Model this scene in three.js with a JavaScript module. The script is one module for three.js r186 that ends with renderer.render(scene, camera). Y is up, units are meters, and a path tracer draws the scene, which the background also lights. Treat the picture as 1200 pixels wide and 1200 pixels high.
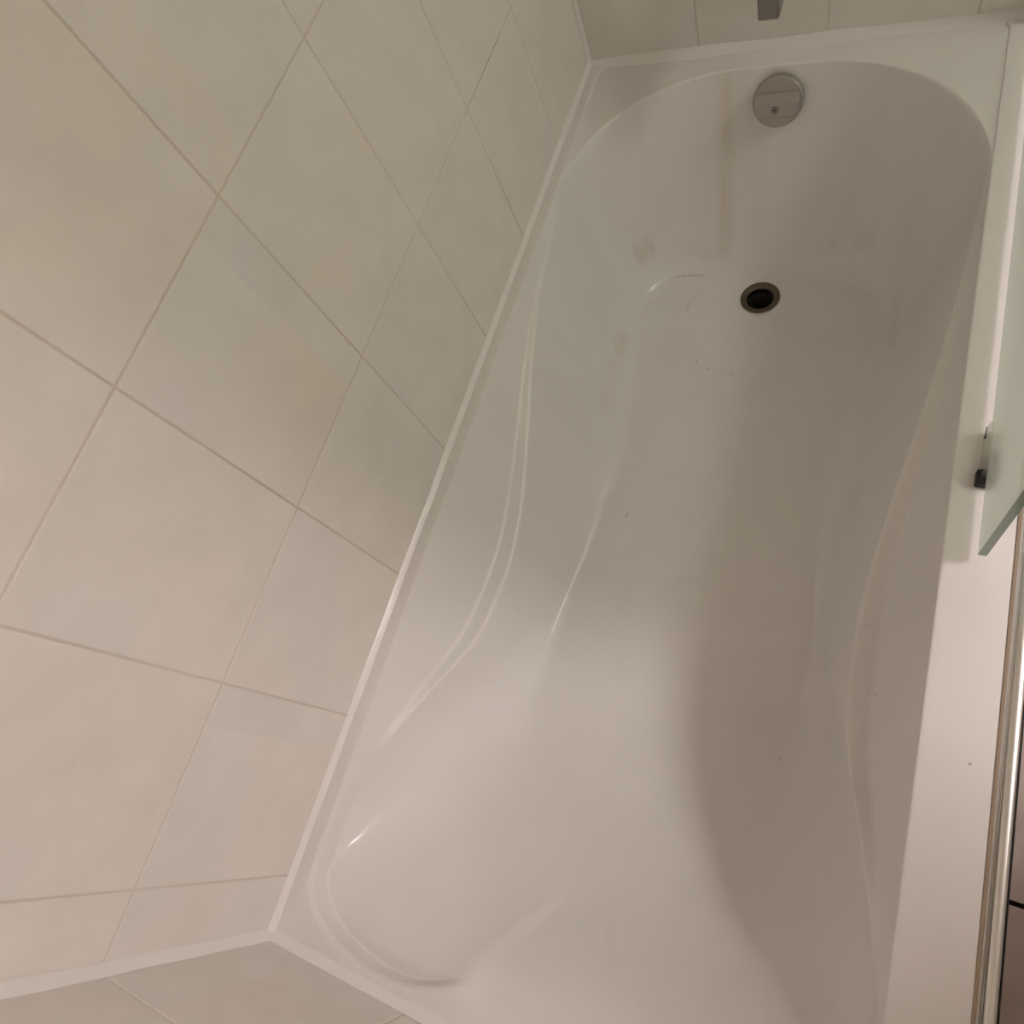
import * as THREE from 'three';
import { RoundedBoxGeometry } from 'three/addons/geometries/RoundedBoxGeometry.js';
import { RectAreaLightUniformsLib } from 'three/addons/lights/RectAreaLightUniformsLib.js';
import { ImprovedNoise } from 'three/addons/math/ImprovedNoise.js';
import { mergeGeometries } from 'three/addons/utils/BufferGeometryUtils.js';

// ------------------------------------------------------------------ camera, light, exposure
// metres; x = 0 is the face of the long tiled wall, z = 0 the tap wall, z = 1.49 the head wall, tub rim at y = RIM
const RIM = 0.55;
const scene = new THREE.Scene();
scene.background = new THREE.Color(0x000000);
const camera = new THREE.PerspectiveCamera(72.26, 1, 0.02, 20);
camera.rotation.order = 'YXZ';
camera.position.set(0.545, RIM + 0.846, 1.18);
camera.rotation.set(-1.0351, 0.9576, -0.7104, 'YXZ');
scene.add(camera);
const renderer = new THREE.WebGLRenderer({ antialias: true });
renderer.toneMapping = THREE.LinearToneMapping;
renderer.toneMappingExposure = 1.0;
renderer.shadowMap.enabled = true;
renderer.shadowMap.type = THREE.PCFSoftShadowMap;
RectAreaLightUniformsLib.init();
const LAMP = { x: 2.72, y: 2.7, z: 0.36, size: 0.68, colour: new THREE.Color(1.0, 0.925, 0.955), power: 31.5 };

// ------------------------------------------------------------------ helpers
const noise = new ImprovedNoise();
const fbm = (x, y, z, o = 4) => { let a = 0, s = 1, n = 0; for (let i = 0; i < o; i++) { a += noise.noise(x, y, z + i * 7.3) * s; n += s; s *= 0.5; x *= 2.03; y *= 2.03; } return a / n; };
let seed = 12345;
const rnd = () => { seed = (seed * 1664525 + 1013904223) >>> 0; return seed / 4294967296; };
const clamp = (v, a = 0, b = 1) => Math.min(b, Math.max(a, v));
const smooth = (a, b, v) => { const t = clamp((v - a) / (b - a)); return t * t * (3 - 2 * t); };
const lerp = (a, b, t) => a + (b - a) * t;
const used = {};
const numbered = (n) => { const k = used[n] = (used[n] ?? -1) + 1; return k ? n + '_' + String(k).padStart(3, '0') : n; };
function mesh(name, geometry, material, parent, label) {
  const m = new THREE.Mesh(geometry, material);
  m.name = numbered(name); m.castShadow = m.receiveShadow = true;
  if (label) m.userData.label = label;
  (parent ?? scene).add(m);
  return m;
}
function thing(name, label, category, [x, y, z], group) {
  const g = new THREE.Group(); g.name = numbered(name); g.position.set(x, y, z);
  g.userData = { label, category }; if (group) g.userData.group = group;
  scene.add(g); return g;
}
function structure(name, label) {
  const g = new THREE.Group(); g.name = name; g.userData = { kind: 'structure', label }; scene.add(g); return g;
}
const box = (x0, x1, y0, y1, z0, z1) => new THREE.BoxGeometry(x1 - x0, y1 - y0, z1 - z0).translate((x0 + x1) / 2, (y0 + y1) / 2, (z0 + z1) / 2);
function texture(w, h, fn, srgb = true) {
  const d = new Uint8Array(w * h * 4);
  for (let j = 0; j < h; j++) for (let i = 0; i < w; i++) {
    const c = fn((i + 0.5) / w, (j + 0.5) / h), k = (j * w + i) * 4;
    d[k] = clamp(c[0], 0, 255); d[k + 1] = clamp(c[1], 0, 255); d[k + 2] = clamp(c[2], 0, 255); d[k + 3] = 255;
  }
  const t = new THREE.DataTexture(d, w, h, THREE.RGBAFormat);
  t.magFilter = THREE.LinearFilter; t.minFilter = THREE.LinearMipmapLinearFilter; t.generateMipmaps = true;
  t.wrapS = t.wrapT = THREE.RepeatWrapping;
  if (srgb) t.colorSpace = THREE.SRGBColorSpace;
  t.needsUpdate = true; return t;
}

// ------------------------------------------------------------------ materials
// glazed wall tile: cream with faint cloudy mottling
const tileMap = texture(512, 512, (u, v) => {
  const n = fbm(u * 5, v * 5, 1.7), w = fbm(u * 14, v * 14, 9.1, 3), g = (rnd() - 0.5) * 3;
  const warm = fbm(u * 3, v * 3, 22.2, 2);
  return [235 + n * 8 + w * 4 + g + warm * 4, 228 + n * 8 + w * 4 + g, 219 + n * 8 + w * 4 + g - warm * 6];
});
const tileRough = texture(256, 256, (u, v) => { const n = 118 + fbm(u * 6, v * 6, 4.2) * 40; return [n, n, n]; }, false);
const tileMat = new THREE.MeshStandardMaterial({ map: tileMap, roughnessMap: tileRough, roughness: 1 });
const groutMap = texture(512, 512, (u, v) => {
  const n = fbm(u * 9, v * 9, 3.3), s = smooth(0.08, 0.4, fbm(u * 6 + 3, v * 6, 12.1, 3));
  return [220 + n * 16 - s * 44, 208 + n * 16 - s * 52, 194 + n * 16 - s * 58];
});
const groutMat = new THREE.MeshStandardMaterial({ map: groutMap, roughness: 0.9 });
const paintMat = new THREE.MeshStandardMaterial({ color: 0xd3ccc1, roughness: 0.8 });
const ceilingMat = new THREE.MeshStandardMaterial({ color: 0xeeeae3, roughness: 0.9 });
const siliconeMat = new THREE.MeshPhysicalMaterial({ color: 0xf2ece8, roughness: 0.3, clearcoat: 0.3, clearcoatRoughness: 0.25 });
const chromeMat = new THREE.MeshStandardMaterial({ color: 0x918e8b, roughness: 0.3, metalness: 1 });
const coverMat = new THREE.MeshStandardMaterial({ color: 0xb2aeaa, roughness: 0.56, metalness: 1 });
const dullChromeMat = new THREE.MeshStandardMaterial({ color: 0x8f8a84, roughness: 0.34, metalness: 1 });
const trimMat = new THREE.MeshStandardMaterial({ color: 0xe2e0da, roughness: 0.36, metalness: 1 });
const drainMat = new THREE.MeshStandardMaterial({ color: 0x6b6258, roughness: 0.38, metalness: 1 });
const oldSealMat = new THREE.MeshStandardMaterial({ color: 0xa8967f, roughness: 0.6 });
const pipeMat = new THREE.MeshStandardMaterial({ color: 0x423d37, roughness: 0.6 });
const glassEdgeMat = new THREE.MeshPhysicalMaterial({ color: 0x7f9c8b, roughness: 0.22, clearcoat: 0.6 });
const blackMat = new THREE.MeshStandardMaterial({ color: 0x060606, roughness: 0.6 });
const floorMap = texture(512, 512, (u, v) => { const n = fbm(u * 6, v * 6, 5.5) * 18 + (rnd() - 0.5) * 6; return [176 + n, 162 + n, 151 + n]; });
const floorMat = new THREE.MeshStandardMaterial({ map: floorMap, roughness: 0.5 });
const floorGroutMat = new THREE.MeshStandardMaterial({ color: 0x0b0a0a, roughness: 0.9 });
const panelMat = new THREE.MeshStandardMaterial({ color: 0xe6e1da, roughness: 0.4 });
const glassMat = new THREE.MeshPhysicalMaterial({ color: 0xe9f0ea, roughness: 0.55, transmission: 1, thickness: 0, ior: 1.5 });
const plasticMat = new THREE.MeshPhysicalMaterial({ color: 0xf4f4f0, roughness: 0.12, transmission: 0.85, thickness: 0, ior: 1.45 });

// ------------------------------------------------------------------ room shell
const ROOM = { x1: 3.3, z1: 2.4, h: 2.7, zn: 1.49, nibX: 0.82 };
const TH = 0.008;                                   // tile thickness
{
  const f = structure('floor', 'grey brown tiled bathroom floor with black joints');
  mesh('floor_slab', box(-0.1, ROOM.x1 + 0.1, -0.12, -TH, -0.1, ROOM.z1 + 0.1), floorGroutMat, f);
  const gap = 0.007, P = 0.45, x0 = 0.74, zj = 1.181;
  const g = new RoundedBoxGeometry(P - gap, TH, P - gap, 1, 0.0015);
  for (let i = 0; i < 6; i++) for (let k = -3; k < 3; k++) {
    const m = mesh('floor_tile', g, floorMat, f);
    m.position.set(x0 + (i + 0.5) * P, -TH / 2, zj + (k + 0.5) * P);
    m.rotation.y = Math.floor(rnd() * 4) * Math.PI / 2;
  }
}
mesh('ceiling', box(-0.1, ROOM.x1 + 0.1, ROOM.h, ROOM.h + 0.1, -0.1, ROOM.z1 + 0.1), ceilingMat).userData = { kind: 'structure', label: 'plain white painted ceiling' };
mesh('wall_right', box(ROOM.x1, ROOM.x1 + 0.1, 0, ROOM.h, -0.1, ROOM.z1 + 0.1), paintMat).userData = { kind: 'structure', label: 'plain painted wall opposite the bathtub' };
mesh('wall_back', box(ROOM.nibX, ROOM.x1, 0, ROOM.h, ROOM.z1, ROOM.z1 + 0.1), paintMat).userData = { kind: 'structure', label: 'plain painted wall behind the camera' };

// a bevelled plate facing +z, with its own window into the tile texture
function plate(w, h, u0, v0) {
  const b = 0.0008, t = TH, pos = [], uv = [], idx = [];
  const ring = (ix, z) => [[-w / 2 + ix, -h / 2 + ix, z], [w / 2 - ix, -h / 2 + ix, z], [w / 2 - ix, h / 2 - ix, z], [-w / 2 + ix, h / 2 - ix, z]];
  const quad = (a, c, d, e) => { const k = pos.length / 3; for (const p of [a, c, d, e]) { pos.push(...p); uv.push(u0 + (p[0] + w / 2) * 1.6, v0 + (p[1] + h / 2) * 1.6); } idx.push(k, k + 1, k + 2, k, k + 2, k + 3); };
  const A = ring(0, -t), B = ring(0, -b), C = ring(b * 0.4, -b * 0.35), D = ring(b * 1.3, 0);
  quad(...D);
  for (const [p, q] of [[A, B], [B, C], [C, D]]) for (let i = 0; i < 4; i++) { const j = (i + 1) % 4; quad(p[i], p[j], q[j], q[i]); }
  const g = new THREE.BufferGeometry();
  g.setAttribute('position', new THREE.Float32BufferAttribute(pos, 3)); g.setAttribute('uv', new THREE.Float32BufferAttribute(uv, 2));
  g.setIndex(idx); g.computeVertexNormals(); return g;
}
const JOINT = 0.0022, ROW = 0.2504, COL = 0.2014;
// tile a wall: local +z is out of the wall, local x runs along it; joints at xs, rows upward from the rim
function tileWall(parent, xs, rows, toWorld, y0) {
  const cache = {};
  for (let r = 0; r < rows; r++) for (let i = 0; i + 1 < xs.length; i++) {
    const w = xs[i + 1] - xs[i] - JOINT, h = ROW - JOINT;
    if (w < 0.004) continue;
    const key = w.toFixed(3) + '/' + Math.floor(rnd() * 4);
    cache[key] ??= plate(w, h, rnd(), rnd());
    const m = mesh('tile', cache[key], tileMat, parent);
    const [p, ry] = toWorld((xs[i] + xs[i + 1]) / 2, y0 + (r + 0.5) * ROW);
    m.position.copy(p); m.rotation.set((rnd() - 0.5) * 0.003, ry + (rnd() - 0.5) * 0.003, (rnd() - 0.5) * 0.0012, 'YXZ');
  }
}
const GD = 0.0009;                                   // grout lies this far below the tile faces
const Y0 = RIM - 2 * ROW, ROWS = 9;
{
  const w = structure('wall_left', 'long wall of square cream tiles beside the bathtub');
  mesh('wall_backing', box(-0.1, -GD, 0, ROOM.h, -0.1, ROOM.zn + 0.05), groutMat, w);
  const zs = [0]; for (let i = -3; i <= 4; i++) zs.push(0.6128 + COL * i); zs.push(ROOM.zn);
  tileWall(w, zs, ROWS, (c, y) => [new THREE.Vector3(0, y, c), Math.PI / 2], Y0);
}
{
  const w = structure('wall_far', 'cream tiled wall at the tap end of the bathtub');
  mesh('wall_backing', box(-GD, ROOM.nibX, 0, ROOM.h, -0.1, -GD), groutMat, w);
  mesh('painted_section', box(ROOM.nibX, ROOM.x1, 0, ROOM.h, -0.1, 0), paintMat, w);
  tileWall(w, [0, 0.202, 0.407, 0.613, ROOM.nibX], ROWS, (c, y) => [new THREE.Vector3(c, y, 0), 0], Y0);
}
{
  const w = structure('wall_near', 'cream tiled wall at the sloping head end of the bathtub');
  mesh('wall_backing', box(-GD, ROOM.nibX, 0, ROOM.h, ROOM.zn + GD, ROOM.z1 + 0.1), groutMat, w);
  mesh('painted_section', box(ROOM.nibX, ROOM.nibX + 0.012, 0, ROOM.h, ROOM.zn, ROOM.z1), paintMat, w);
  tileWall(w, [0, 0.2035, 0.409, 0.6145, ROOM.nibX], ROWS, (c, y) => [new THREE.Vector3(c, y, ROOM.zn), Math.PI], Y0);
}

// silicone beads in the corners: a slightly lumpy fillet swept from a to b, reaching d1 along one face and d2 along the other
function bead(a, b, d1, d2, r1, r2, wob) {
  const A = new THREE.Vector3(...a), B = new THREE.Vector3(...b), D1 = new THREE.Vector3(...d1), D2 = new THREE.Vector3(...d2);
  const L = A.distanceTo(B), n = Math.ceil(L / 0.012), m = 10, pos = [], idx = [], ph = rnd() * 50;
  for (let i = 0; i <= n; i++) {
    const c = A.clone().lerp(B, i / n), k1 = r1 * (1 + wob * fbm(i * 0.13, ph, 0, 3)), k2 = r2 * (1 + wob * fbm(i * 0.11, ph, 9, 3));
    for (let j = 0; j <= m; j++) {
      const t = j / m, s = 4 * t * (1 - t);          // nearly straight with a soft swell and thin edges
      const p = c.clone().addScaledVector(D1, k1 * ((1 - t) * (1 - 0.1 * s) + 0.07 * s)).addScaledVector(D2, k2 * (t * (1 - 0.1 * s) + 0.07 * s));
      pos.push(p.x, p.y, p.z);
    }
    const a0 = pos.slice(-3 * (m + 1), -3 * m), a1 = pos.slice(-3);
    pos.push(...a1, c.x, c.y, c.z, c.x, c.y, c.z, ...a0);      // the two flat sides on the walls, with vertices of their own
  }
  const S = m + 5;
  for (let i = 0; i < n; i++) for (const j of [...Array(m).keys(), m + 1, m + 3]) { const p = i * S + j, q = p + 1; idx.push(p, p + S, q, q, p + S, q + S); }
  const g = new THREE.BufferGeometry();
  g.setAttribute('position', new THREE.Float32BufferAttribute(pos, 3)); g.setIndex(idx); g.computeVertexNormals(); return g;
}
const trims = [
  ['bead of white silicone along the long tiled wall and the tub rim', bead([0.0002, RIM + 0.0022, 0], [0.0002, RIM + 0.0022, ROOM.zn], [1, 0, 0], [0, 1, 0], 0.0072, 0.008, 0.3)],
  ['bead of white silicone along the tap wall and the tub rim', bead([0, RIM - 0.0004, 0.0002], [0.722, RIM - 0.0004, 0.0002], [0, 0, 1], [0, 1, 0], 0.017, 0.010, 0.4)],
  ['bead of white silicone along the head wall and the tub rim', bead([0, RIM + 0.0022, ROOM.zn - 0.0002], [0.735, RIM + 0.0022, ROOM.zn - 0.0002], [0, 0, -1], [0, 1, 0], 0.0115, 0.008, 0.4)],
  ['broad upright bead of white silicone in the corner at the head end', bead([0.0002, RIM, ROOM.zn - 0.0002], [0.0002, RIM + 1.7, ROOM.zn - 0.0002], [1, 0, 0], [0, 0, -1], 0.009, 0.009, 0.4)],
  ['thin upright bead of white silicone in the corner at the tap end', bead([0.0002, RIM, 0.0002], [0.0002, RIM + 1.7, 0.0002], [1, 0, 0], [0, 0, 1], 0.005, 0.005, 0.4)],
];
trims.forEach(([label, g], i) => { mesh('trim_' + (i + 1), g, siliconeMat).userData = { kind: 'structure', label }; });

// ------------------------------------------------------------------ bathtub
// one half of every contour runs from the middle of the tap end along the side to the middle of the head end
const CX = 0.34, DRAIN = { x: 0.34, z: 0.25, r: 0.0305 }, FLOOR = -0.335;
function halfContour(s, o) {                         // s 0..1 -> [half-width offset, z]
  const { hw, zf, zn, rfx, rfz, rnx, rnz } = o;
  if (s < 0.08) return [lerp(0, hw - rfx, s / 0.08), zf];
  if (s < 0.28) { const a = (s - 0.08) / 0.2 * Math.PI / 2; return [hw - rfx + rfx * Math.sin(a), zf + rfz - rfz * Math.cos(a)]; }
  if (s < 0.74) return [hw, lerp(zf + rfz, zn - rnz, (s - 0.28) / 0.46)];
  if (s < 0.86) { const a = (s - 0.74) / 0.12 * Math.PI / 2; return [hw - rnx + rnx * Math.cos(a), zn - rnz + rnz * Math.sin(a)]; }
  return [lerp(hw - rnx, 0, (s - 0.86) / 0.14), zn];
}
// how far the arm-rest edge stands in from the opening, along z
const WAIST = [[0, 0], [0.28, 0], [0.345, 0.003], [0.45, 0.010], [0.53, 0.0175], [0.63, 0.0305], [0.71, 0.0435], [0.81, 0.058], [0.87, 0.064], [0.93, 0.067], [1.0, 0.0645], [1.05, 0.060], [1.10, 0.050], [1.15, 0.0365], [1.20, 0.0235], [1.25, 0.012], [1.30, 0.004], [1.36, 0], [1.6, 0]];
function waist(z) {
  let i = 1; while (i < WAIST.length - 1 && z > WAIST[i][0]) i++;
  const p0 = WAIST[Math.max(0, i - 2)], p1 = WAIST[i - 1], p2 = WAIST[i], p3 = WAIST[Math.min(WAIST.length - 1, i + 1)], t = clamp((z - p1[0]) / (p2[0] - p1[0]));
  const m1 = (p2[1] - p0[1]) / Math.max(1e-6, p2[0] - p0[0]) * (p2[0] - p1[0]), m2 = (p3[1] - p1[1]) / Math.max(1e-6, p3[0] - p1[0]) * (p2[0] - p1[0]), t2 = t * t, t3 = t2 * t;
  return Math.max(0, (2 * t3 - 3 * t2 + 1) * p1[1] + (t3 - 2 * t2 + t) * m1 + (-2 * t3 + 3 * t2) * p2[1] + (t3 - t2) * m2);
}
// height of the basin's bottom: flat floor, then the sloping head end
function bowlDepth(z, d) {
  const floor = FLOOR + 0.012 * smooth(0.3, 1.0, z), ramp = -0.010 - 0.004 * smooth(0.05, 0.19, d) * smooth(1.15, 1.40, z) - (1.449 - z) * 1.10, k = 0.23, h = clamp(0.5 + 0.5 * (ramp - floor) / k);
  return Math.min(-0.008, lerp(floor, ramp, h) + k * h * (1 - h));
}
function tubProfile(s, side) {
  const P = (o, y, cx = CX) => { const [d, z] = halfContour(s, o); return new THREE.Vector3(cx + side * d, y, z); };
  const near = smooth(0.80, 0.9, s);
  const outer = { hw: 0.361, zf: 0.0012, zn: 1.4888, rfx: 0.003, rfz: 0.003, rnx: 0.003, rnz: 0.003 };
  const open = { hw: 0.3145, zf: 0.050, zn: 1.4725, rfx: 0.255, rfz: 0.25, rnx: 0.125, rnz: 0.07 };
  const inset = (o, e) => ({ ...o, hw: o.hw - e, zf: o.zf + e, zn: o.zn - e });
  const k0 = P(outer, -0.03, 0.362), k1 = P(outer, 0.003, 0.362);
  const E = { hw: 0.3175, zf: 0.009, zn: 1.4782, rfx: 0.016, rfz: 0.03, rnx: 0.1, rnz: 0.06 };
  const along = smooth(0.22, 0.30, s);
  const k2 = P(E, 0.003), k3 = P(inset(E, 0.0015), lerp(0.0004, 0.0028, along));
  // the head-end edge bows in towards the middle and loses its step there
  const bow = (v) => { const q = Math.abs(v.x - CX); v.z -= 0.024 * (1 - smooth(0.02, 0.19, q)) * smooth(0.84, 0.9, s); return v; };
  const mid = (1 - smooth(0.075, 0.15, Math.abs(P(open, 0).x - CX))) * smooth(0.84, 0.86, s);   // 1 in the middle of the head end
  const k4 = bow(P(inset(open, 0), lerp(0, 0.0024, along)));
    const arm = (e, y) => { const v = P(inset(open, e), y); return v; };
  const sideOnly = s > 0.2 && s < 0.82 ? 1 : 0;
  const b5 = sideOnly * waist(P(open, 0).z) / 0.067;
  const k5 = bow(arm(0.0012 + mid * 0.008, -0.0012 + mid * 0.0018)); k5.x -= side * 0.016 * b5; k5.y -= 0.062 * b5;
  const k6 = bow(arm(0.0024 + mid * 0.011, -0.0024 + mid * 0.0008)); k6.x -= side * 0.0355 * b5; k6.y -= 0.135 * b5;
  const nearStep = smooth(0.62, 0.74, s) * smooth(0.06, 0.27, Math.abs(P(open, 0).x - CX));
  const k7 = bow(arm(0.0042 + mid * 0.017, -0.013 + 0.007 * smooth(0, 0.25, b5))); k7.y -= nearStep * 0.018; k7.y += mid * 0.0075;
  k7.x -= side * 0.0615 * b5; k7.y -= 0.136 * b5;
  const keys = [[k0, 0, 1], [k1, 0.004, 1], [k2, 0.002, 3], [k3, 0.002, 3], [k4, 0.005 + 0.006 * mid, 4], [k5, 0.02 * b5 + 0.012 * mid, 4], [k6, 0.003 + 0.004 * b5 + 0.012 * mid, 6], [k7, 0.003 + 0.004 * b5 + 0.012 * mid, 6]];
  // inner contour, where the walls have run out into the bottom
  const fo = { hw: 0.225, zf: 0.205, zn: 1.33, rfx: 0.13, rfz: 0.13, rnx: 0.165, rnz: 0.36 };
  const F = P(fo, 0);
  F.x = CX + (F.x - CX) * (1 - 0.29 * smooth(0.18, 0.52, F.z) * (1 - 0.55 * smooth(0.52, 0.98, F.z)));
  F.y = bowlDepth(F.z, Math.abs(F.x - CX));
  // walls: steep at the edge, easing into the bottom
  const wf = 1 - smooth(0.1, 0.3, s), wn = smooth(0.52, 0.76, s), pw = 3.1 + (2.1 - 3.1) * wf + (2.0 - 3.1) * wn, wall = [], NW = 60;
  for (let i = 1; i <= NW; i++) {
    const u = (i / NW) ** 1.7, x = lerp(k7.x, F.x, u), z = lerp(k7.z, F.z, u);
    wall.push(new THREE.Vector3(x, lerp(k7.y, bowlDepth(z, Math.abs(x - CX)), 1 - (1 - u) ** pw), z));
  }
  // round the key polyline
  const out = [];
  const pts = keys.map((k) => k[0]); pts.push(wall[6]);
  for (let i = 0; i < keys.length; i++) {
    const [p, r, n] = keys[i];
    if (!n || i === 0) { out.push(p); continue; }
    const q0 = pts[i - 1], q1 = pts[i + 1];
    const r0 = Math.min(r, p.distanceTo(q0) * 0.47), r1 = Math.min(r, p.distanceTo(q1) * 0.47);
    const a = p.clone().lerp(q0, r0 / Math.max(1e-6, p.distanceTo(q0))), b = p.clone().lerp(q1, r1 / Math.max(1e-6, p.distanceTo(q1)));
    for (let j = 0; j <= n; j++) { const t = j / n; out.push(a.clone().multiplyScalar((1 - t) ** 2).addScaledVector(p, 2 * t * (1 - t)).addScaledVector(b, t * t)); }
  }
  out.push(...wall.slice(6));
  // floor to the waste hole
  const ang = Math.atan2(F.x - DRAIN.x, F.z - DRAIN.z);
  const hole = new THREE.Vector3(DRAIN.x + Math.sin(ang) * DRAIN.r, FLOOR - 0.002, DRAIN.z + Math.cos(ang) * DRAIN.r);
  const NF = 56;
  for (let i = 1; i <= NF; i++) { const t = i / NF, p = F.clone().lerp(hole, t); if (i < NF) p.y = lerp(bowlDepth(p.z, Math.abs(p.x - CX)), hole.y, smooth(0.9, 1, t)); out.push(p); }
  out.push(hole.clone().add(new THREE.Vector3(0, -0.012, 0)));
  // shallow head-rest scoop in the top of the sloping end
  for (const p of out) if (p.z > 1.28 && p.z < 1.47) {
    const q = (p.z - 1.335) / 0.12, half = 0.03 + 0.055 * clamp(q * 1.4), d = Math.abs(p.x - CX);
    p.y -= 0.0105 * (1 - smooth(half * 0.7, half * 1.15, d)) * smooth(-0.15, 0.5, q) * (1 - smooth(0.8, 1.1, q));
  }
  return out;
}
const tubAt = { loops: null };
function tubGeometry() {
  const H = 300, rings = [];
  for (let i = 0; i <= H; i++) rings.push(tubProfile(i / H, 1));
  for (let i = H - 1; i >= 1; i--) rings.push(tubProfile(i / H, -1));
  const N = rings.length, M = rings[0].length, top = new Float32Array(N * M * 3);
  rings.forEach((r, i) => r.forEach((p, j) => { const k = (i * M + j) * 3; top[k] = p.x; top[k + 1] = p.y; top[k + 2] = p.z; }));
  const idx = [];
  for (let i = 0; i < N; i++) for (let j = 0; j < M - 1; j++) { const a = i * M + j, b = ((i + 1) % N) * M + j; idx.push(a, a + 1, b, b, a + 1, b + 1); }
  const g = new THREE.BufferGeometry();
  g.setAttribute('position', new THREE.Float32BufferAttribute(top, 3)); g.setIndex(idx); g.computeVertexNormals();
  const nrm = g.attributes.normal.array;
  // underside, 5 mm below, joined at the rim lip and at the waste hole
  const pos = Array.from(top), all = idx.slice(), K = N * M, T = 0.005;
  for (let k = 0; k < K; k++) {
    const j = k % M, lip = j < 2;
    pos.push(top[k * 3] - (lip ? (top[k * 3] > 0.5 ? 0.004 : top[k * 3] < 0.1 ? -0.004 : 0) : nrm[k * 3] * T), top[k * 3 + 1] - (j === 0 ? 0 : lip ? 0.005 : nrm[k * 3 + 1] * T), top[k * 3 + 2] - (lip ? (top[k * 3 + 2] > 1.4 ? 0.004 : top[k * 3 + 2] < 0.1 ? -0.004 : 0) : nrm[k * 3 + 2] * T));
  }
  for (let i = 0; i < idx.length; i += 3) all.push(K + idx[i], K + idx[i + 2], K + idx[i + 1]);
  for (let i = 0; i < N; i++) {
    const a = i * M, b = ((i + 1) % N) * M, c = a + M - 1, d = b + M - 1;
    all.push(a, b, K + a, b, K + b, K + a, c, K + c, d, d, K + c, K + d);
  }
  const uv = [];
  for (let k = 0; k < 2 * K; k++) uv.push(pos[k * 3] / 0.75, pos[k * 3 + 2] / 1.5);
  const h = new THREE.BufferGeometry();
  h.setAttribute('position', new THREE.Float32BufferAttribute(pos, 3)); h.setAttribute('uv', new THREE.Float32BufferAttribute(uv, 2));
  const full = new Float32Array(2 * K * 3); full.set(nrm); for (let k = 0; k < K * 3; k++) full[K * 3 + k] = -nrm[k];
  h.setAttribute('normal', new THREE.BufferAttribute(full, 3));
  h.setIndex(all); return h;
}
// limescale and rust marks on the acrylic, laid out in plan (x, z in metres)
// soft-edged, broken marks: [x0, z0, x1, z1, half-width, strength]; strength in sRGB steps taken mostly from blue
const MARKS = [
  [0.256, 0.066, 0.254, 0.152, 0.019, 16], [0.262, 0.075, 0.259, 0.135, 0.009, 4], [0.318, 0.09, 0.315, 0.14, 0.016, 4],
  [0.178, 0.204, 0.198, 0.2005, 0.0028, 40], [0.198, 0.2005, 0.220, 0.199, 0.0022, 30], [0.165, 0.209, 0.178, 0.204, 0.0028, 28], [0.154, 0.216, 0.165, 0.209, 0.0026, 22], [0.139, 0.232, 0.154, 0.216, 0.0022, 14], [0.127, 0.254, 0.139, 0.232, 0.0020, 12], [0.121, 0.286, 0.127, 0.254, 0.0018, 10], [0.119, 0.318, 0.121, 0.286, 0.0016, 9],
  [0.205, 0.287, 0.2045, 0.272, 0.0026, 20], [0.2045, 0.272, 0.209, 0.260, 0.0022, 18], [0.209, 0.260, 0.219, 0.251, 0.0020, 14], [0.219, 0.251, 0.233, 0.248, 0.0018, 11], [0.233, 0.248, 0.247, 0.254, 0.0018, 9], [0.247, 0.254, 0.257, 0.268, 0.0016, 8],
  [0.098, 0.215, 0.118, 0.190, 0.009, 15], [0.100, 0.372, 0.103, 0.42, 0.010, 12], [0.104, 0.43, 0.110, 0.56, 0.012, 4],
  [0.432, 0.156, 0.456, 0.152, 0.013, 8], [0.500, 0.158, 0.520, 0.165, 0.014, 8], [0.575, 0.26, 0.580, 0.36, 0.012, 8], [0.55, 0.42, 0.57, 0.39, 0.007, 5], [0.17, 0.166, 0.25, 0.163, 0.012, 5],
];
const SPECKS = [[0.199, 0.748, 0.0020, 60], [0.199, 0.742, 0.0014, 50], [0.276, 0.419, 0.0022, 50], [0.155, 0.362, 0.0016, 44], [0.276, 0.356, 0.0014, 40], [0.293, 0.371, 0.0020, 38], [0.320, 0.427, 0.0020, 44], [0.366, 0.439, 0.0016, 36], [0.250, 0.405, 0.0030, 22], [0.268, 0.392, 0.0015, 34], [0.283, 0.385, 0.0014, 30], [0.226, 0.278, 0.0014, 36],
  [0.448, 0.485, 0.0012, 26], [0.532, 0.433, 0.0012, 24], [0.700, 1.068, 0.0016, 60], [0.525, 1.091, 0.0014, 50], [0.45, 0.9, 0.001, 30], [0.33, 0.72, 0.001, 24], [0.6, 0.91, 0.0013, 44], [0.62, 1.0, 0.0013, 36]];
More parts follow.
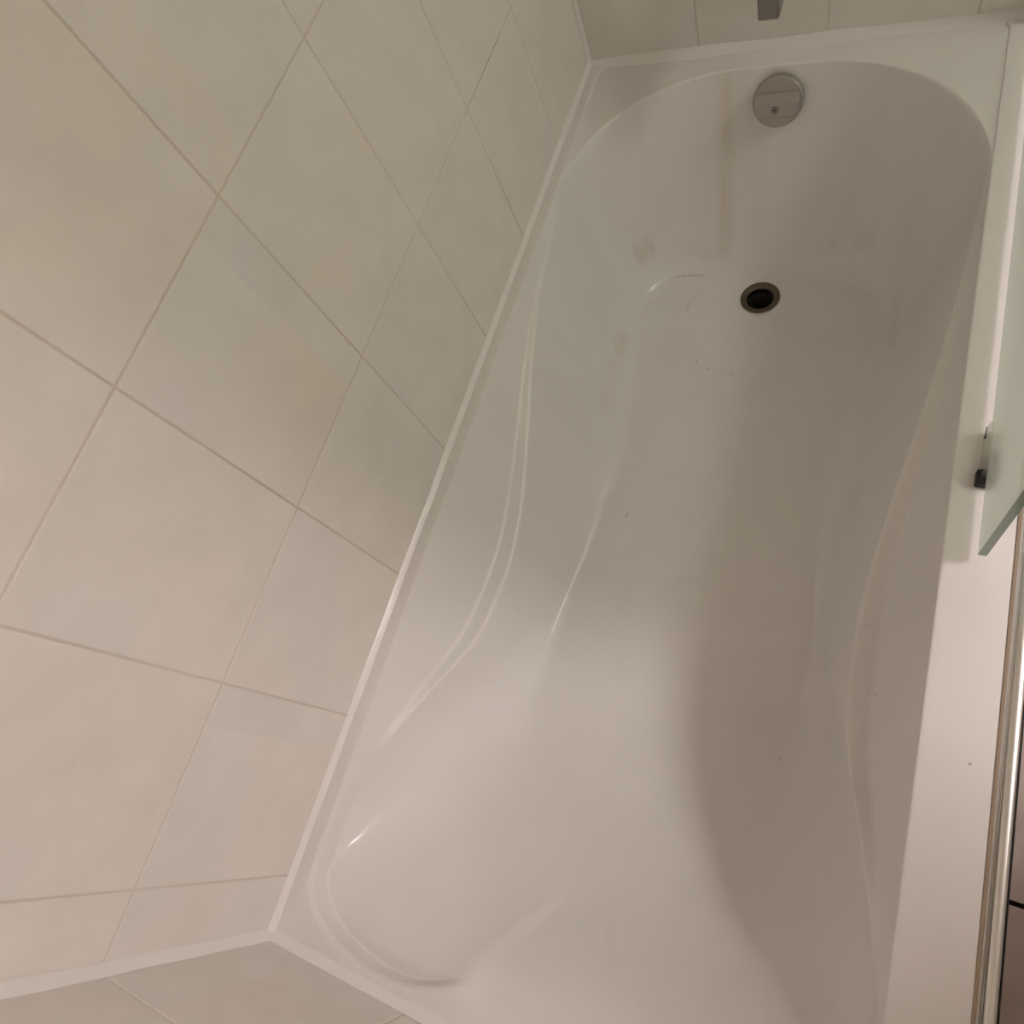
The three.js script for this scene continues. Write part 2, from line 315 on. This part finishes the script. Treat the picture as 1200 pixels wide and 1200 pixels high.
const tubMap = texture(1024, 2048, (u, v) => {
  const x = u * 0.75, z = v * 1.5, n = fbm(x * 14, z * 14, 2.2, 3), f = (rnd() - 0.5) * 2.4;
  let k = 0;
  for (const [x0, z0, x1, z1, w, a] of MARKS) {
    if (x < Math.min(x0, x1) - 3 * w || x > Math.max(x0, x1) + 3 * w || z < Math.min(z0, z1) - 3 * w || z > Math.max(z0, z1) + 3 * w) continue;
    const dx = x1 - x0, dz = z1 - z0, t = clamp(((x - x0) * dx + (z - z0) * dz) / (dx * dx + dz * dz)), d = Math.hypot(x - x0 - dx * t, z - z0 - dz * t) / w;
    const g = w > 0.005 ? 260 / (1 + w * 200) : 300;
    k = Math.max(k, a * clamp(0.7 + 0.6 * fbm(x * g, z * g * 0.5, a, 3)) * (1 - smooth(0.1, 1.3 + fbm(x * 60, z * 60, 7, 2) * 0.9, d)));
  }
  let dk = 0;
  for (const [sx, sz, r, a] of SPECKS) { const d = Math.hypot(x - sx, z - sz); if (d < r * 1.5) dk = Math.max(dk, a * (1 - smooth(r * 0.5, r * 1.3, d))); }
  return [239 + n * 4 + f - k * 0.75 - dk, 235 + n * 4 + f - k * 1.15 - dk, 230 + n * 4 + f - k * 1.5 - dk];
});
const tubMat = new THREE.MeshPhysicalMaterial({ map: tubMap, roughness: 0.45, specularIntensity: 0.7, clearcoat: 0.45, clearcoatRoughness: 0.12 });
const tub = thing('bathtub', 'white acrylic bathtub with curved waist sides, arm rests and a sloping head end', 'bathtub', [0, RIM, 0]);
mesh('shell', tubGeometry(), tubMat, tub);

// round a profile (list of [r, y]) about y
const lathe = (pts, n = 64) => new THREE.LatheGeometry(pts.map((p) => new THREE.Vector2(p[0], p[1])), n);
// waste: flange ring, pipe below
{
  const g = new THREE.Group(); g.name = 'drain'; g.position.set(DRAIN.x, FLOOR, DRAIN.z); tub.add(g);
  mesh('flange', lathe([[0.0245, -0.016], [0.0235, -0.006], [0.0245, -0.0022], [0.027, -0.0008], [0.033, 0.0012], [0.0355, 0.0016], [0.0366, 0.0008], [0.0366, -0.0006], [0.0320, -0.0016], [0.029, -0.004], [0.0268, -0.016], [0.0245, -0.016]]), drainMat, g, 'dull tarnished metal flange');
  mesh('waste_pipe', lathe([[0.0001, -0.19], [0.0215, -0.19], [0.0236, -0.18], [0.0236, -0.016], [0.0262, -0.016], [0.0262, -0.193], [0.0001, -0.193]]), pipeMat, g, 'dark inside of the waste pipe');
}
// overflow cover: domed disc with a raised bar across it and one screw
{
  const g = new THREE.Group(); g.name = 'overflow_cover'; g.position.set(0.345, -0.0475, 0.0735); g.rotation.set(Math.PI / 2 - 0.36, 0, 0); tub.add(g);
  const R = 0.0405;
  mesh('disc', lathe([[0.0001, 0.0095], [R - 0.0065, 0.0095], [R - 0.0035, 0.0105], [R - 0.0015, 0.0098], [R - 0.0004, 0.008], [R, 0.005], [R, -0.001], [R - 0.002, -0.004], [0.0001, -0.004]], 96), coverMat, g);
  // the bar: rows across the disc, each trimmed to the circle (local -z is up the tub wall)
  const rows = [[-0.56, 0.0090], [-0.51, 0.0172], [-0.48, 0.0180], [0.03, 0.0180], [0.08, 0.0175], [0.22, 0.0148], [0.36, 0.0116], [0.41, 0.0090]], C = 24, pos = [], idx = [];
  for (const [y, h] of rows) { const c = Math.sqrt(0.90 ** 2 - y * y) * R; for (let i = 0; i <= C; i++) pos.push(lerp(-c, c, i / C), h, -y * R); }
  for (let j = 0; j + 1 < rows.length; j++) for (let i = 0; i < C; i++) { const p = j * (C + 1) + i, q = p + C + 1; idx.push(p, p + 1, q, p + 1, q + 1, q); }
  for (const i of [0, C]) for (let j = 1; j + 2 < rows.length; j++) { const t = [i, j * (C + 1) + i, (j + 1) * (C + 1) + i]; idx.push(...(i ? t : [t[0], t[2], t[1]])); }
  let bar = new THREE.BufferGeometry(); bar.setAttribute('position', new THREE.Float32BufferAttribute(pos, 3)); bar.setIndex(idx); bar = bar.toNonIndexed(); bar.computeVertexNormals();
  const b = mesh('bar', bar, coverMat, g, 'raised bar across the cover');
  const screw = mesh('screw', mergeGeometries([lathe([[0.0001, 0.0008], [0.0022, 0.0008], [0.0026, 0.0014], [0.0044, 0.0016], [0.0050, 0.0010], [0.0052, 0]], 32)]), dullChromeMat, b, 'sunk cross-head screw');
  screw.position.set(-0.003, 0.018, 0.0092); screw.scale.setScalar(1.15);
  const cross = mesh('screw_recess', mergeGeometries([box(-0.0019, 0.0019, 0.0006, 0.0012, -0.0006, 0.0006), box(-0.0006, 0.0006, 0.0006, 0.0012, -0.0019, 0.0019)]), blackMat, b);
  cross.position.copy(screw.position);
}
// front panel under the rim and the metal edge trim along it
{
  const t = thing('side_boarding', 'plain white panel closing the long side below the tub rim', 'bath panel', [0.7275, 0, 0.745]);
  mesh('panel', box(-0.0035, 0.0085, 0.001, RIM - 0.0315, -0.742, 0.742), panelMat, t);
}
{
  const t = thing('edge_trim', 'long ribbed chrome strip along the outer edge of the tub rim', 'trim strip', [0.7236, RIM, 0.745]);
  const prof = (list) => { const sh = new THREE.Shape(list.map((p) => new THREE.Vector2(p[0], p[1]))); return new THREE.ExtrudeGeometry(sh, { depth: 1.484, bevelEnabled: false, curveSegments: 8 }).translate(0, 0, -0.742); };
  const arc = (cx, cy, rx, ry, a0, a1, n) => Array.from({ length: n + 1 }, (_, i) => { const a = lerp(a0, a1, i / n); return [cx + rx * Math.cos(a), cy + ry * Math.sin(a)]; });
  mesh('channel', prof([[0, -0.03], [0, 0.0030], [0.0004, 0.0036], [0.0010, 0.0036], [0.0014, 0.0030], [0.0016, -0.0060], [0.0044, -0.0060], [0.0046, 0.0004], ...arc(0.0105, 0.0, 0.0056, 0.0050, Math.PI * 0.97, 0.12, 14), [0.0160, -0.001], [0.0160, -0.03]]), trimMat, t);
  mesh('sealant_line', prof([[-0.0032, 0.0029], [-0.0026, 0.0034], [-0.0008, 0.0038], [-0.0001, 0.0034], [-0.0001, 0.0027], [-0.0032, 0.0027]]), oldSealMat, t, 'thin line of discoloured sealant beside the rim');
  mesh('dark_reflection', prof([[0.0161, -0.03], [0.0161, -0.0015], [0.0172, -0.0006], [0.0184, -0.0012], [0.0186, -0.03]]), blackMat, t, 'black strip painted for the dark reflection on the outer face');  // black strip stands in for the dark reflection in the rounded chrome
}
// fixed glass of the bath screen, standing just above the rim
{
  const X = 0.689, T = 0.008, ZE = 0.853, YB = RIM + 0.017, YT = RIM + 1.4;
  const t = thing('bath_screen', 'frosted green tinted glass bath screen standing on the outer rim of the tub', 'shower screen', [X, RIM, 0.43]);
  const L = (g) => g.translate(-X, -RIM, -0.43);
  mesh('glass_pane', L(box(X - T / 2, X + T / 2, YB, YT, 0.02, ZE - 0.0012)), glassMat, t);
  mesh('glass_edge', L(box(X - T / 2, X + T / 2, YB, YT, ZE - 0.001, ZE)), glassEdgeMat, t, 'polished grey green glass edge');
  mesh('wall_profile', L(box(X - 0.011, X + 0.011, RIM + 0.0045, YT, 0.0005, 0.024)), trimMat, t);
  // clear guide block under the pane, with a black rubber foot
  const c = new THREE.Group(); c.name = 'guide_clip'; c.position.set(X - X, 0, 0.735 - 0.43); t.add(c);
  mesh('clip_body', mergeGeometries([new RoundedBoxGeometry(0.004, 0.028, 0.062, 2, 0.0012).translate(-0.0068, 0.0178, -0.006), new RoundedBoxGeometry(0.004, 0.028, 0.062, 2, 0.0012).translate(0.0068, 0.0178, -0.006), new RoundedBoxGeometry(0.0176, 0.006, 0.062, 2, 0.0012).translate(0, 0.0068, -0.006)]), plasticMat, c, 'clear plastic guide block');
  const curl = [[0.024, -0.034], [0.019, -0.036], [0.016, -0.032], [0.019, -0.028], [0.017, -0.024], [0.012, -0.026], [0.011, -0.030]].map(([y, z]) => new THREE.Vector3(-0.0093, y, z));
  mesh('mark', new THREE.TubeGeometry(new THREE.CatmullRomCurve3(curl), 30, 0.0004, 6), blackMat, c, 'small dark curled mark');
  mesh('rubber_foot', mergeGeometries([new RoundedBoxGeometry(0.020, 0.013, 0.018, 2, 0.002).translate(-0.003, 0.0102, 0.024), new RoundedBoxGeometry(0.010, 0.013, 0.026, 2, 0.002).translate(0.002, 0.0102, 0.004)]), blackMat, c, 'black rubber foot');
}
// unseen cupboard out of view, placed to shade the near rim and floor
{
  const t = thing('unseen_shade_cupboard', 'unseen white cupboard with two doors, out of view, placed to shade the rim and floor', 'cupboard', [1.5, 0, 1.34]);
  mesh('carcass', box(-0.18, 0.2, 0.001, 1.34, -0.42, 0.42), panelMat, t);
  for (const k of [-1, 1]) { const d = mesh('door', new RoundedBoxGeometry(0.018, 1.28, 0.412, 2, 0.003).translate(-0.1895, 0.68, k * 0.21), panelMat, t); mesh('handle', new RoundedBoxGeometry(0.014, 0.12, 0.010, 2, 0.004).translate(-0.2055, 0.75, k * 0.04), chromeMat, d); }
}
// tub spout on the tap wall
{
  const t = thing('bath_spout', 'chrome bath spout above the overflow cover, its tip just in view', 'tap', [0.350, RIM, 0]);
  const w = 0.0145, sh = new THREE.Shape();
  sh.moveTo(0.0006, 0.175); sh.lineTo(0.0006, 0.232); sh.quadraticCurveTo(0.10, 0.236, 0.150, 0.214); sh.quadraticCurveTo(0.164, 0.205, 0.164, 0.190); sh.lineTo(0.163, 0.160); sh.lineTo(0.127, 0.160); sh.lineTo(0.122, 0.176); sh.quadraticCurveTo(0.11, 0.184, 0.06, 0.181); sh.closePath();
  const g = new THREE.ExtrudeGeometry(sh, { depth: 2 * w - 0.006, bevelEnabled: true, bevelSize: 0.003, bevelThickness: 0.003, bevelSegments: 3, curveSegments: 10 }).translate(0, 0, -w + 0.003).rotateY(-Math.PI / 2).translate(0, 0, 0.0052);
  mesh('spout_body', g, chromeMat, t);
  mesh('outlet', lathe([[0.0001, 0.0], [0.010, 0.0], [0.011, -0.001], [0.011, -0.004], [0.0095, -0.004], [0.0095, -0.001], [0.0001, -0.001]], 32).translate(0, 0.1586, 0.148), dullChromeMat, t);
  mesh('wall_flange', new RoundedBoxGeometry(0.055, 0.085, 0.009, 3, 0.003).translate(0, 0.204, 0.0047), chromeMat, t);
}

// ------------------------------------------------------------------ unseen ceiling lamp, placed to light the tub from the right
{
  const t = thing('unseen_ceiling_lamp', 'unseen square flat ceiling lamp with a white diffuser, out of view, lighting the tub from the right', 'lamp', [LAMP.x, LAMP.y, LAMP.z]);
  const s = LAMP.size;
  mesh('frame', mergeGeometries([box(-s / 2 - 0.015, -s / 2, -0.03, 0, -s / 2 - 0.015, s / 2 + 0.015), box(s / 2, s / 2 + 0.015, -0.03, 0, -s / 2 - 0.015, s / 2 + 0.015), box(-s / 2, s / 2, -0.03, 0, -s / 2 - 0.015, -s / 2), box(-s / 2, s / 2, -0.03, 0, s / 2, s / 2 + 0.015)]), paintMat, t);
  const glow = new THREE.MeshStandardMaterial({ color: 0xf4f2ee, roughness: 0.6, emissive: LAMP.colour, emissiveIntensity: 4 });
  mesh('diffuser', box(-s / 2, s / 2, -0.024, -0.004, -s / 2, s / 2), glow, t);
  const l = new THREE.RectAreaLight(LAMP.colour, LAMP.power, s, s);
  l.position.set(LAMP.x, LAMP.y - 0.032, LAMP.z); l.lookAt(LAMP.x, 0, LAMP.z); scene.add(l);
}

renderer.render(scene, camera);
